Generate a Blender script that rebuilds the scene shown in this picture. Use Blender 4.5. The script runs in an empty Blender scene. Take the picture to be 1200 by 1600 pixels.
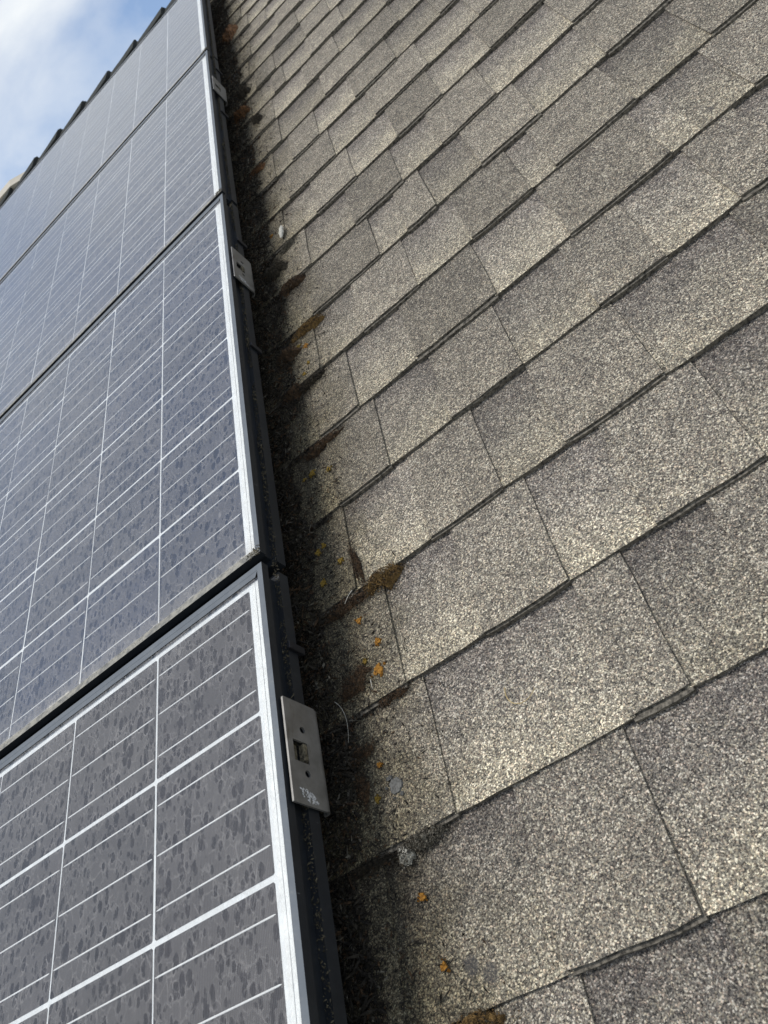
import bpy, bmesh, math, random
from mathutils import Matrix, Vector, noise

# ------------------------------------------------------------------ camera, sky, sun, exposure
scene = bpy.context.scene
COL = scene.collection
PITCH = math.radians(30)                      # roof pitch
# roof frame: x = u (along the courses), y = v (up the slope), z = w (roof normal)
MR = Matrix.Rotation(PITCH, 4, 'X')

cam_d = bpy.data.cameras.new('camera')
cam_d.sensor_fit = 'VERTICAL'
cam_d.sensor_height = 36.0
cam_d.lens = 36.0 * 1242.05 / 1600.0
cam_d.clip_start = 0.01
cam_d.clip_end = 500
cam_d.dof.use_dof = True
cam_d.dof.focus_distance = 0.95
cam_d.dof.aperture_fstop = 16
cam = bpy.data.objects.new('camera', cam_d)
COL.objects.link(cam)
CR = ((0.754036, -0.185567, -0.630075), (-0.555163, -0.692714, -0.460371), (-0.351032, 0.696931, -0.625351))
cm = Matrix(((CR[0][0], -CR[1][0], -CR[2][0], 0.47856),
             (CR[0][1], -CR[1][1], -CR[2][1], -0.60580),
             (CR[0][2], -CR[1][2], -CR[2][2], 0.50051),
             (0, 0, 0, 1)))
cam.matrix_world = MR @ cm
scene.camera = cam

SUN_ROOF = Vector((-0.30, 0.36, 0.88)).normalized()    # towards the sun, in the roof frame
SUN = (MR.to_3x3() @ SUN_ROOF).normalized()
sun_d = bpy.data.lights.new('sun', 'SUN')
sun_d.energy = 2.7
sun_d.angle = math.radians(15.0)
sun_d.color = (1.0, 0.965, 0.91)
sun = bpy.data.objects.new('sun', sun_d)
COL.objects.link(sun)
sun.rotation_euler = SUN.to_track_quat('Z', 'Y').to_euler()

world = bpy.data.worlds.new('World')
scene.world = world
world.use_nodes = True
wn = world.node_tree
wn.nodes.clear()


def N(nt, typ, **kw):
    n = nt.nodes.new(typ)
    for k, v in kw.items():
        if k.startswith('i_'):
            n.inputs[k[2:].replace('_', ' ')].default_value = v
        else:
            setattr(n, k, v)
    return n


def L(nt, a, b):
    nt.links.new(a, b)


CLOUD_SEED = 0.4
sky = N(wn, 'ShaderNodeTexSky', sky_type='NISHITA', sun_disc=False)
sky.sun_elevation = math.asin(SUN.z)
sky.sun_rotation = math.atan2(SUN.x, SUN.y)
sky.air_density = 1.0
sky.dust_density = 0.2
tc = N(wn, 'ShaderNodeTexCoord')
sep = N(wn, 'ShaderNodeSeparateXYZ')
L(wn, tc.outputs['Generated'], sep.inputs[0])
zz = N(wn, 'ShaderNodeMath', operation='ABSOLUTE')
L(wn, sep.outputs['Z'], zz.inputs[0])
za = N(wn, 'ShaderNodeMath', operation='ADD')
za.inputs[1].default_value = 0.16
L(wn, zz.outputs[0], za.inputs[0])
dx = N(wn, 'ShaderNodeMath', operation='DIVIDE')
L(wn, sep.outputs['X'], dx.inputs[0]); L(wn, za.outputs[0], dx.inputs[1])
dy = N(wn, 'ShaderNodeMath', operation='DIVIDE')
L(wn, sep.outputs['Y'], dy.inputs[0]); L(wn, za.outputs[0], dy.inputs[1])
cmb = N(wn, 'ShaderNodeCombineXYZ')
L(wn, dx.outputs[0], cmb.inputs[0]); L(wn, dy.outputs[0], cmb.inputs[1])
cmb.inputs[2].default_value = CLOUD_SEED
cl = N(wn, 'ShaderNodeTexNoise')
cl.inputs['Scale'].default_value = 1.9
cl.inputs['Detail'].default_value = 7
cl.inputs['Roughness'].default_value = 0.52
cl.inputs['Distortion'].default_value = 0.35
L(wn, cmb.outputs[0], cl.inputs['Vector'])
cr = N(wn, 'ShaderNodeValToRGB')
cr.color_ramp.elements[0].position = 0.36
cr.color_ramp.elements[0].color = (0.06, 0.06, 0.06, 1)
cr.color_ramp.elements[1].position = 0.70
cr.color_ramp.elements[1].color = (1, 1, 1, 1)
L(wn, cl.outputs['Fac'], cr.inputs[0])
mx = N(wn, 'ShaderNodeMixRGB')
mx.inputs[2].default_value = (5.7, 5.95, 6.15, 1)
L(wn, cr.outputs[0], mx.inputs[0]); L(wn, sky.outputs[0], mx.inputs[1])
bg = N(wn, 'ShaderNodeBackground')
bg.inputs['Strength'].default_value = 0.15
L(wn, mx.outputs[0], bg.inputs['Color'])
wo = N(wn, 'ShaderNodeOutputWorld')
L(wn, bg.outputs[0], wo.inputs['Surface'])

scene.view_settings.view_transform = 'Standard'
scene.view_settings.look = 'None'
scene.view_settings.exposure = 0.10
scene.view_settings.gamma = 1.0
scene.view_settings.use_curve_mapping = False

rng = random.Random(11)

# ------------------------------------------------------------------ helpers


def place(o, u, v, w, rz=0.0):
    o.matrix_world = MR @ Matrix.Translation((u, v, w)) @ Matrix.Rotation(rz, 4, 'Z')


def tag(o, label=None, cat=None, group=None, kind=None):
    if label: o['label'] = label
    if cat: o['category'] = cat
    if group: o['group'] = group
    if kind: o['kind'] = kind
    return o


def mobj(name, me, mats, parent=None, loc=None):
    o = bpy.data.objects.new(name, me)
    COL.objects.link(o)
    if mats is not None and len(me.materials) == 0:
        for m in (mats if isinstance(mats, (list, tuple)) else [mats]):
            me.materials.append(m)
    if parent is not None:
        o.parent = parent
    if loc is not None:
        o.location = loc
    return o


def empty(name, u, v, w, rz=0.0):
    o = bpy.data.objects.new(name, None)
    o.empty_display_size = 0.05
    COL.objects.link(o)
    place(o, u, v, w, rz)
    return o


def pydata(name, verts, faces, mi=None, uvs=None, smooth=False):
    me = bpy.data.meshes.new(name)
    me.from_pydata(verts, [], faces)
    if mi:
        me.polygons.foreach_set('material_index', mi)
    if smooth:
        me.polygons.foreach_set('use_smooth', [True] * len(me.polygons))
    if uvs:
        ul = me.uv_layers.new(name='UVMap')
        for lp in me.loops:
            ul.data[lp.index].uv = uvs[lp.vertex_index]
    me.update()
    return me


def bmesh_done(name, bm, smooth=False):
    bmesh.ops.recalc_face_normals(bm, faces=bm.faces)
    me = bpy.data.meshes.new(name)
    bm.to_mesh(me)
    bm.free()
    if smooth:
        me.polygons.foreach_set('use_smooth', [True] * len(me.polygons))
    return me


def box_into(bm, x0, x1, y0, y1, z0, z1):
    vs = [bm.verts.new(p) for p in ((x0, y0, z0), (x1, y0, z0), (x1, y1, z0), (x0, y1, z0),
                                    (x0, y0, z1), (x1, y0, z1), (x1, y1, z1), (x0, y1, z1))]
    for f in ((3, 2, 1, 0), (4, 5, 6, 7), (0, 1, 5, 4), (1, 2, 6, 5), (2, 3, 7, 6), (3, 0, 4, 7)):
        bm.faces.new([vs[i] for i in f])
    return vs


# ------------------------------------------------------------------ materials
def new_mat(name):
    m = bpy.data.materials.new(name)
    m.use_nodes = True
    nt = m.node_tree
    nt.nodes.clear()
    out = N(nt, 'ShaderNodeOutputMaterial')
    return m, nt, out


def math_n(nt, op, a, b=None, c=None, clamp=False):
    n = nt.nodes.new('ShaderNodeMath')
    n.operation = op
    n.use_clamp = clamp
    for i, x in enumerate((a, b, c)):
        if x is None:
            continue
        if isinstance(x, (int, float)):
            n.inputs[i].default_value = x
        else:
            nt.links.new(x, n.inputs[i])
    return n.outputs[0]


def mixc(nt, fac, a, b, blend='MIX'):
    n = nt.nodes.new('ShaderNodeMixRGB')
    n.blend_type = blend
    for i, x in enumerate((fac, a, b)):
        if isinstance(x, (int, float)):
            n.inputs[i].default_value = x
        elif isinstance(x, tuple):
            n.inputs[i].default_value = (*x, 1) if len(x) == 3 else x
        else:
            nt.links.new(x, n.inputs[i])
    return n.outputs[0]


def ramp(nt, src, stops, interp='LINEAR'):
    n = nt.nodes.new('ShaderNodeValToRGB')
    cr = n.color_ramp
    cr.interpolation = interp
    while len(cr.elements) < len(stops):
        cr.elements.new(0.5)
    for e, (p, c) in zip(cr.elements, stops):
        e.position = p
        e.color = (c, c, c, 1) if isinstance(c, (int, float)) else (*c, 1)
    nt.links.new(src, n.inputs[0])
    return n.outputs[0]


def smooth(nt, x, a, b, lo=0.0, hi=1.0):
    n = nt.nodes.new('ShaderNodeMapRange')
    n.interpolation_type = 'SMOOTHSTEP'
    n.inputs['From Min'].default_value = a
    n.inputs['From Max'].default_value = b
    n.inputs['To Min'].default_value = lo
    n.inputs['To Max'].default_value = hi
    nt.links.new(x, n.inputs['Value'])
    return n.outputs['Result']


def noise_n(nt, vec, scale, detail=3, rough=0.55, dist=0.0):
    n = nt.nodes.new('ShaderNodeTexNoise')
    n.inputs['Scale'].default_value = scale
    n.inputs['Detail'].default_value = detail
    n.inputs['Roughness'].default_value = rough
    n.inputs['Distortion'].default_value = dist
    if vec is not None:
        nt.links.new(vec, n.inputs['Vector'])
    return n


def voro(nt, vec, scale, feature='F1', rnd=1.0):
    n = nt.nodes.new('ShaderNodeTexVoronoi')
    n.feature = feature
    n.inputs['Scale'].default_value = scale
    n.inputs['Randomness'].default_value = rnd
    nt.links.new(vec, n.inputs['Vector'])
    return n


def bump(nt, h, strength, dist, normal=None):
    n = nt.nodes.new('ShaderNodeBump')
    n.inputs['Strength'].default_value = strength
    n.inputs['Distance'].default_value = dist
    nt.links.new(h, n.inputs['Height'])
    if normal is not None:
        nt.links.new(normal, n.inputs['Normal'])
    return n.outputs[0]


def principled(nt, out, **kw):
    p = nt.nodes.new('ShaderNodeBsdfPrincipled')
    for k, v in kw.items():
        s = p.inputs[k]
        if isinstance(v, (int, float)):
            s.default_value = v
        elif isinstance(v, tuple):
            s.default_value = (*v, 1)
        else:
            nt.links.new(v, s)
    nt.links.new(p.outputs[0], out.inputs['Surface'])
    return p


GRANULE = [(0.0, (0.033, 0.031, 0.029)), (0.20, (0.069, 0.065, 0.058)), (0.40, (0.133, 0.123, 0.107)),
           (0.60, (0.201, 0.185, 0.156)), (0.78, (0.294, 0.270, 0.219)), (0.91, (0.445, 0.41, 0.325)), (1.0, (0.66, 0.615, 0.51))]


def shingle_material(name, blend):
    m, nt, out = new_mat(name)
    tcn = nt.nodes.new('ShaderNodeTexCoord')
    oi = nt.nodes.new('ShaderNodeObjectInfo')
    off = nt.nodes.new('ShaderNodeVectorMath'); off.operation = 'ADD'
    sc = nt.nodes.new('ShaderNodeVectorMath'); sc.operation = 'SCALE'
    sc.inputs[0].default_value = (13.7, 7.9, 0)
    nt.links.new(oi.outputs['Random'], sc.inputs['Scale'])
    nt.links.new(tcn.outputs['Object'], off.inputs[0]); nt.links.new(sc.outputs[0], off.inputs[1])
    co = off.outputs[0]
    v1 = voro(nt, co, 1000)
    v2 = voro(nt, co, 600)
    s1 = nt.nodes.new('ShaderNodeSeparateColor'); nt.links.new(v1.outputs['Color'], s1.inputs[0])
    s2 = nt.nodes.new('ShaderNodeSeparateColor'); nt.links.new(v2.outputs['Color'], s2.inputs[0])
    # granule lightness: small and larger grains and a slow drift in the mix
    drift = noise_n(nt, co, 38, 4, 0.6).outputs['Fac']
    g = math_n(nt, 'MULTIPLY', s1.outputs[0], 0.60)
    g = math_n(nt, 'MULTIPLY_ADD', s2.outputs[0], 0.40, g)
    g = math_n(nt, 'MULTIPLY_ADD', math_n(nt, 'SUBTRACT', drift, 0.5), 0.30, g)
    g = math_n(nt, 'MULTIPLY_ADD', math_n(nt, 'SUBTRACT', g, 0.5), 1.36, 0.50, clamp=True)
    col = ramp(nt, g, GRANULE)
    # hue of single grains: some pinkish brown, some green grey
    hue = ramp(nt, s1.outputs[1], [(0.0, (1.12, 0.97, 0.90)), (0.35, (1.0, 1.0, 1.0)), (0.7, (0.98, 1.00, 1.00)), (1.0, (1.06, 1.0, 0.86))])
    col = mixc(nt, 1.0, col, hue, 'MULTIPLY')
    uvs = nt.nodes.new('ShaderNodeSeparateXYZ'); nt.links.new(tcn.outputs['UV'], uvs.inputs[0])
    vy = uvs.outputs[1]
    wob = noise_n(nt, co, 14, 3, 0.6).outputs['Fac']
    vy = math_n(nt, 'MULTIPLY_ADD', math_n(nt, 'SUBTRACT', wob, 0.5), 0.75, vy)
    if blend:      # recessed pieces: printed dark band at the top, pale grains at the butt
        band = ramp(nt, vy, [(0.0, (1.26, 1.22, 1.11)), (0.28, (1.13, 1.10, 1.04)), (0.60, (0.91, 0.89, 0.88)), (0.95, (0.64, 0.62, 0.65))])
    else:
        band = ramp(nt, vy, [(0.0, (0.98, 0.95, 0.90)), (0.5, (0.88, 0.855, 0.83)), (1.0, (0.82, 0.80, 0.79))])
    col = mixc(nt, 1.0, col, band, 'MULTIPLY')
    tone = math_n(nt, 'MULTIPLY_ADD', oi.outputs['Random'], 0.42, 0.80)
    tcomb = nt.nodes.new('ShaderNodeCombineColor')
    for i in range(3): nt.links.new(tone, tcomb.inputs[i])
    col = mixc(nt, 1.0, col, tcomb.outputs[0], 'MULTIPLY')
    # algae grime and the array's shade painted in one: ragged dark strip along it
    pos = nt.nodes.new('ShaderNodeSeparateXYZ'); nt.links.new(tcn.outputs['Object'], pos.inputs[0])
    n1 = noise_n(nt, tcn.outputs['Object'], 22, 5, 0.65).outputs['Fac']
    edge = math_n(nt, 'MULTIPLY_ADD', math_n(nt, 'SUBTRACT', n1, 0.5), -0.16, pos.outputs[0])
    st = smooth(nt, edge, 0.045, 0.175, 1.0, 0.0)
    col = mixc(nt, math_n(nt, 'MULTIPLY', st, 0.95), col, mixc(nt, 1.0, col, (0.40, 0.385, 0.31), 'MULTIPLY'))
    # worn spots where the grains are gone
    wv = noise_n(nt, tcn.outputs['Object'], 31, 4, 0.7).outputs['Fac']
    worn = smooth(nt, wv, 0.725, 0.77)
    for (cx, cy) in ((0.112, -0.428), (0.126, -0.440), (0.700, 0.290)):
        dn = nt.nodes.new('ShaderNodeVectorMath'); dn.operation = 'DISTANCE'
        nt.links.new(tcn.outputs['Object'], dn.inputs[0]); dn.inputs[1].default_value = (cx, cy, 0.008)
        dd = math_n(nt, 'MULTIPLY_ADD', math_n(nt, 'SUBTRACT', drift, 0.5), 0.016, dn.outputs['Value'])
        worn = math_n(nt, 'MAXIMUM', worn, smooth(nt, dd, 0.004, 0.009, 1, 0))
    col = mixc(nt, math_n(nt, 'MULTIPLY', worn, 0.6), col, (0.045, 0.044, 0.046))
    h = math_n(nt, 'MULTIPLY_ADD', v2.outputs['Distance'], -0.7, math_n(nt, 'MULTIPLY', v1.outputs['Distance'], -1.0))
    h = math_n(nt, 'MULTIPLY_ADD', s1.outputs[2], 0.35, h)
    nb = bump(nt, h, 0.6, 0.0007)
    nb = bump(nt, noise_n(nt, co, 60, 3).outputs['Fac'], 0.30, 0.0015, nb)
    p = principled(nt, out, **{'Base Color': col, 'Roughness': 0.88, 'Specular IOR Level': 0.25, 'Normal': nb})
    return m


def simple(name, c1, c2, scale, rough=0.9, bumps=0.4, bdist=0.001, spec=0.3, detail=4, metallic=0.0, lo=0.35, hi=0.65):
    m, nt, out = new_mat(name)
    tcn = nt.nodes.new('ShaderNodeTexCoord')
    n = noise_n(nt, tcn.outputs['Object'], scale, detail, 0.65).outputs['Fac']
    col = ramp(nt, n, [(lo, c1), (hi, c2)])
    nb = bump(nt, n, bumps, bdist)
    principled(nt, out, **{'Base Color': col, 'Roughness': rough, 'Specular IOR Level': spec, 'Metallic': metallic, 'Normal': nb})
    return m


MAT = {}
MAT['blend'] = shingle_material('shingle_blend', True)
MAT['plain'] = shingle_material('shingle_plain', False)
MAT['butt'] = simple('shingle_butt', (0.030, 0.027, 0.022), (0.205, 0.182, 0.145), 260, 0.95, 0.9, 0.0015)
MAT['deck'] = simple('roof_felt', (0.03, 0.03, 0.03), (0.07, 0.068, 0.06), 120, 0.95)
MAT['cap'] = simple('ridge_cap', (0.010, 0.012, 0.010), (0.045, 0.046, 0.040), 160, 0.95, 0.8, 0.002)
MAT['backsheet'] = simple('backsheet', (0.86, 0.86, 0.85), (0.90, 0.90, 0.89), 40, 0.55, 0.1)
MAT['ribbon'] = simple('tinned_ribbon', (0.80, 0.79, 0.76), (0.95, 0.94, 0.91), 300, 0.35, 0.5, 0.0006, 0.6, lo=0.3, hi=0.7)
MAT['busbar'] = simple('silver_busbar', (0.84, 0.83, 0.81), (0.92, 0.91, 0.89), 90, 0.45, 0.1)
MAT['dirt'] = simple('dry_dirt', (0.030, 0.026, 0.018), (0.17, 0.145, 0.095), 260, 1.0, 1.0, 0.002)
MAT['dust_line'] = simple('silt', (0.20, 0.185, 0.15), (0.42, 0.40, 0.34), 120, 1.0, 0.6, 0.001)
MAT['litter'] = simple('leaf_litter', (0.005, 0.0045, 0.004), (0.040, 0.033, 0.024), 130, 1.0, 0.8, 0.002)
MAT['moss_ochre'] = simple('moss_ochre', (0.040, 0.022, 0.008), (0.205, 0.125, 0.042), 190, 1.0, 1.0, 0.002)
MAT['moss_brown'] = simple('moss_brown', (0.017, 0.011, 0.007), (0.092, 0.054, 0.027), 210, 1.0, 1.0, 0.002)
MAT['moss_grey'] = simple('moss_grey', (0.045, 0.040, 0.030), (0.20, 0.18, 0.14), 260, 1.0, 1.0, 0.002)
MAT['moss_black'] = simple('moss_black', (0.008, 0.007, 0.005), (0.050, 0.040, 0.026), 230, 1.0, 1.0, 0.002)
MAT['moss_rust'] = simple('moss_rust', (0.030, 0.014, 0.006), (0.15, 0.070, 0.025), 190, 1.0, 1.0, 0.002)
MAT['lichen'] = simple('lichen_orange', (0.155, 0.066, 0.009), (0.34, 0.165, 0.026), 420, 0.95, 0.9, 0.001)
MAT['lichen_olive'] = simple('lichen_olive', (0.12, 0.080, 0.014), (0.27, 0.175, 0.030), 420, 0.95, 0.9, 0.001)
MAT['lichen_grey'] = simple('lichen_grey', (0.075, 0.073, 0.066), (0.155, 0.152, 0.142), 420, 0.95, 0.9, 0.001)
MAT['white_crust'] = simple('white_crust', (0.30, 0.285, 0.24), (0.55, 0.53, 0.47), 300, 0.9, 0.6, 0.001)
MAT['straw'] = simple('straw', (0.30, 0.22, 0.10), (0.48, 0.38, 0.20), 200, 0.8, 0.2)
MAT['pale_stem'] = simple('pale_stem', (0.35, 0.33, 0.28), (0.5, 0.48, 0.42), 200, 0.8, 0.2)
MAT['tan_metal'] = simple('tan_metal', (0.36, 0.32, 0.245), (0.44, 0.395, 0.31), 9, 0.5, 0.1, 0.001, 0.5)
MAT['louver_dark'] = simple('louver_dark', (0.02, 0.018, 0.014), (0.05, 0.045, 0.035), 30, 0.7)
MAT['sticker'] = simple('worn_sticker', (0.38, 0.38, 0.37), (0.72, 0.72, 0.71), 330, 0.7, 0.4)
MAT['clip'] = simple('black_clip', (0.006, 0.006, 0.008), (0.016, 0.017, 0.020), 60, 0.5, 0.2, 0.001, 0.4)


def frame_material(name, kind):
    """0 bare dark sides, 1 dusty lip lightened as if sunlit, 2 lip under silt"""
    m, nt, out = new_mat(name)
    tcn = nt.nodes.new('ShaderNodeTexCoord')
    n = noise_n(nt, tcn.outputs['Object'], 26, 6, 0.7).outputs['Fac']
    lo, hi = (((0.009, 0.011, 0.014), (0.018, 0.021, 0.025)), ((0.080, 0.092, 0.106), (0.118, 0.132, 0.145)), ((0.10, 0.10, 0.10), (0.15, 0.15, 0.14)))[kind]
    base = ramp(nt, n, [(0.3, lo), (0.7, hi)])
    mp = nt.nodes.new('ShaderNodeMapping'); mp.inputs['Scale'].default_value = (60, 240, 60)
    nt.links.new(tcn.outputs['Object'], mp.inputs[0])
    sn = noise_n(nt, mp.outputs[0], 1.0, 3, 0.6).outputs['Fac']
    scuff = smooth(nt, sn, 0.70, 0.78)
    base = mixc(nt, math_n(nt, 'MULTIPLY', scuff, 0.5), base, (0.26, 0.27, 0.28))
    dn = noise_n(nt, tcn.outputs['Object'], 75, 6, 0.75).outputs['Fac']
    a, b, f, c = ((0.55, 0.85, 0.25, (0.12, 0.11, 0.09)), (0.50, 0.85, 0.40, (0.25, 0.24, 0.21)), (0.34, 0.62, 0.9, (0.33, 0.31, 0.26)))[kind]
    col = mixc(nt, math_n(nt, 'MULTIPLY', smooth(nt, dn, a, b), f), base, c)
    principled(nt, out, **{'Base Color': col, 'Roughness': (0.45, 0.6, 0.9)[kind], 'Specular IOR Level': (0.35, 0.35, 0.2)[kind], 'Normal': bump(nt, dn, 0.25, 0.0006)})
    return m


MAT['frame'] = frame_material('anodised_frame', 0)
MAT['frame_lip_lit'] = frame_material('anodised_frame_lip_lit', 1)  # sunlit tone of the upward lip put into its base colour, with dust
MAT['frame_dirty'] = frame_material('anodised_frame_silted', 2)


def cell_material(name, ca, cb):
    m, nt, out = new_mat(name)
    tcn = nt.nodes.new('ShaderNodeTexCoord')
    oi = nt.nodes.new('ShaderNodeObjectInfo')
    s = nt.nodes.new('ShaderNodeSeparateXYZ'); nt.links.new(tcn.outputs['Object'], s.inputs[0])
    # silver fingers every 2 mm, running up the slope
    fx = math_n(nt, 'FRACT', math_n(nt, 'MULTIPLY', s.outputs[0], 500.0))
    d = math_n(nt, 'ABSOLUTE', math_n(nt, 'SUBTRACT', fx, 0.5))
    fing = smooth(nt, d, 0.05, 0.10, 1.0, 0.0)
    gn = voro(nt, tcn.outputs['Object'], 60)
    grain = nt.nodes.new('ShaderNodeSeparateColor'); nt.links.new(gn.outputs['Color'], grain.inputs[0])
    tone = math_n(nt, 'MULTIPLY_ADD', oi.outputs['Random'], 0.5, math_n(nt, 'MULTIPLY', grain.outputs[0], 0.25))
    base = ramp(nt, tone, [(0.0, ca), (0.75, cb)])
    col = mixc(nt, math_n(nt, 'MULTIPLY', fing, 0.30), base, (0.30, 0.30, 0.30))
    principled(nt, out, **{'Base Color': col, 'Roughness': 0.45, 'Specular IOR Level': 0.3})
    return m


MAT['cell_brown'] = cell_material('silicon_cell_brown', (0.013, 0.010, 0.013), (0.025, 0.019, 0.024))
MAT['cell'] = cell_material('silicon_cell_blue', (0.006, 0.015, 0.042), (0.013, 0.027, 0.072))


def glass_material():
    m, nt, out = new_mat('dusty_glass')
    tcn = nt.nodes.new('ShaderNodeTexCoord')
    oi = nt.nodes.new('ShaderNodeObjectInfo')
    sc = nt.nodes.new('ShaderNodeVectorMath'); sc.operation = 'SCALE'
    sc.inputs[0].default_value = (5.3, 9.1, 0)
    nt.links.new(oi.outputs['Random'], sc.inputs['Scale'])
    off = nt.nodes.new('ShaderNodeVectorMath'); off.operation = 'ADD'
    nt.links.new(tcn.outputs['Object'], off.inputs[0]); nt.links.new(sc.outputs[0], off.inputs[1])
    # dried drops run a little down the slope: stretched pattern, edges wobbled
    wn_ = noise_n(nt, off.outputs[0], 210, 2, 0.6)
    wc = nt.nodes.new('ShaderNodeVectorMath'); wc.operation = 'MULTIPLY_ADD'
    nt.links.new(wn_.outputs['Color'], wc.inputs[0])
    wc.inputs[1].default_value = (0.0036, 0.0050, 0.0)
    nt.links.new(off.outputs[0], wc.inputs[2])
    mp = nt.nodes.new('ShaderNodeMapping'); mp.inputs['Scale'].default_value = (1.0, 0.54, 0.0)
    nt.links.new(wc.outputs[0], mp.inputs[0])
    co = mp.outputs[0]

    def drops(scale, a, b, soft):
        v = voro(nt, co, scale)
        c = nt.nodes.new('ShaderNodeSeparateColor'); nt.links.new(v.outputs['Color'], c.inputs[0])
        thr = math_n(nt, 'MULTIPLY_ADD', c.outputs[0], b, a)
        x = math_n(nt, 'SUBTRACT', v.outputs['Distance'], thr)
        inside = smooth(nt, x, -soft, 0.0, 1, 0)
        rim = math_n(nt, 'SUBTRACT', smooth(nt, x, -soft * .5, soft * .4), smooth(nt, x, soft * .6, soft * 1.5))
        return inside, rim, c.outputs[1]
    in1, rim1, k1 = drops(180, 0.0, 0.62, 0.085)
    in2, rim2, k2 = drops(106, -0.02, 0.58, 0.055)
    in3, rim3, k3 = drops(56, -0.32, 0.72, 0.035)
    web = voro(nt, co, 88, 'DISTANCE_TO_EDGE')
    webl = smooth(nt, web.outputs['Distance'], 0.0, 0.05, 1, 0)
    patch = noise_n(nt, off.outputs[0], 9, 4, 0.6).outputs['Fac']
    pm2 = smooth(nt, noise_n(nt, off.outputs[0], 45, 3, 0.6).outputs['Fac'], 0.38, 0.58)
    inside = math_n(nt, 'MAXIMUM', math_n(nt, 'MAXIMUM', math_n(nt, 'MULTIPLY', in1, 0.8), in2), in3)
    rim = math_n(nt, 'MAXIMUM', math_n(nt, 'MAXIMUM', math_n(nt, 'MULTIPLY', rim1, 0.6), math_n(nt, 'MULTIPLY', rim2, math_n(nt, 'MULTIPLY_ADD', k2, 0.6, 0.4))), rim3)
    rim = math_n(nt, 'MAXIMUM', math_n(nt, 'MULTIPLY', rim, pm2), math_n(nt, 'MULTIPLY', math_n(nt, 'MULTIPLY', webl, pm2), 0.8))
    film = math_n(nt, 'MULTIPLY_ADD', patch, 0.13, 0.060)
    film = math_n(nt, 'MULTIPLY', film, math_n(nt, 'MULTIPLY_ADD', inside, -0.85, 1.0))
    dust = math_n(nt, 'MULTIPLY_ADD', rim, 0.16, film)
    # silt gathered above the lower rail (local y runs up the slope from the lower edge)
    s = nt.nodes.new('ShaderNodeSeparateXYZ'); nt.links.new(tcn.outputs['Object'], s.inputs[0])
    en = math_n(nt, 'MULTIPLY_ADD', math_n(nt, 'SUBTRACT', noise_n(nt, off.outputs[0], 40, 4).outputs['Fac'], 0.5), 0.018, s.outputs[1])
    silt = math_n(nt, 'ADD', math_n(nt, 'MULTIPLY', smooth(nt, en, 0.006, 0.014, 1, 0), 0.70), math_n(nt, 'MULTIPLY', smooth(nt, en, 0.0, 0.055, 1, 0), 0.16))
    dust = math_n(nt, 'ADD', dust, silt, clamp=True)
    dcol = mixc(nt, silt, (0.48, 0.455, 0.43), (0.58, 0.54, 0.42))
    tr = nt.nodes.new('ShaderNodeBsdfTransparent')
    tr.inputs[0].default_value = (0.97, 0.98, 0.985, 1)
    df = nt.nodes.new('ShaderNodeBsdfDiffuse')
    nt.links.new(dcol, df.inputs[0])
    m1 = nt.nodes.new('ShaderNodeMixShader')
    nt.links.new(dust, m1.inputs[0]); nt.links.new(tr.outputs[0], m1.inputs[1]); nt.links.new(df.outputs[0], m1.inputs[2])
    sh = nt.nodes.new('ShaderNodeBsdfSheen')      # loose dust grains scattering light at low angles
    sh.inputs['Roughness'].default_value = 0.45
    nt.links.new(mixc(nt, math_n(nt, 'MULTIPLY', dust, 1.7, clamp=True), (0.0, 0.0, 0.0), (0.62, 0.55, 0.47)), sh.inputs['Color'])
    ad = nt.nodes.new('ShaderNodeAddShader')
    nt.links.new(m1.outputs[0], ad.inputs[0]); nt.links.new(sh.outputs[0], ad.inputs[1])
    m1 = ad
    gl = nt.nodes.new('ShaderNodeBsdfGlossy')
    gl.inputs['Color'].default_value = (0.95, 0.96, 0.97, 1)
    gl.inputs['Roughness'].default_value = 0.16
    fr = nt.nodes.new('ShaderNodeFresnel'); fr.inputs['IOR'].default_value = 1.42
    m2 = nt.nodes.new('ShaderNodeMixShader')
    ff = math_n(nt, 'MULTIPLY', fr.outputs[0], math_n(nt, 'MULTIPLY_ADD', dust, -0.8, 1.0, clamp=True))
    nt.links.new(ff, m2.inputs[0]); nt.links.new(m1.outputs[0], m2.inputs[1]); nt.links.new(gl.outputs[0], m2.inputs[2])
    nt.links.new(m2.outputs[0], out.inputs['Surface'])
    # underside and edges of the pane: clear
    m_in, nti, outi = new_mat('clear_glass')
    t2 = nti.nodes.new('ShaderNodeBsdfTransparent')
    t2.inputs[0].default_value = (0.98, 0.99, 0.99, 1)
    nti.links.new(t2.outputs[0], outi.inputs['Surface'])
    return m, m_in


MAT['glass'], MAT['glass_in'] = glass_material()


def steel_material():
    m, nt, out = new_mat('stainless_plate')
    tcn = nt.nodes.new('ShaderNodeTexCoord')
    n = noise_n(nt, tcn.outputs['Object'], 45, 5, 0.7).outputs['Fac']
    col = ramp(nt, n, [(0.3, (0.17, 0.166, 0.158)), (0.7, (0.27, 0.263, 0.25))])
    # rust-brown water streaks
    mp = nt.nodes.new('ShaderNodeMapping'); mp.inputs['Scale'].default_value = (1, 35, 160)
    nt.links.new(tcn.outputs['Object'], mp.inputs[0])
    sn = noise_n(nt, mp.outputs[0], 1.0, 3).outputs['Fac']
    col = mixc(nt, smooth(nt, sn, 0.58, 0.75, 0, 0.55), col, (0.12, 0.10, 0.065))
    principled(nt, out, **{'Base Color': col, 'Roughness': ramp(nt, n, [(0.3, 0.34), (0.7, 0.5)]), 'Metallic': 0.55})
    return m


MAT['steel'] = steel_material()

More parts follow.
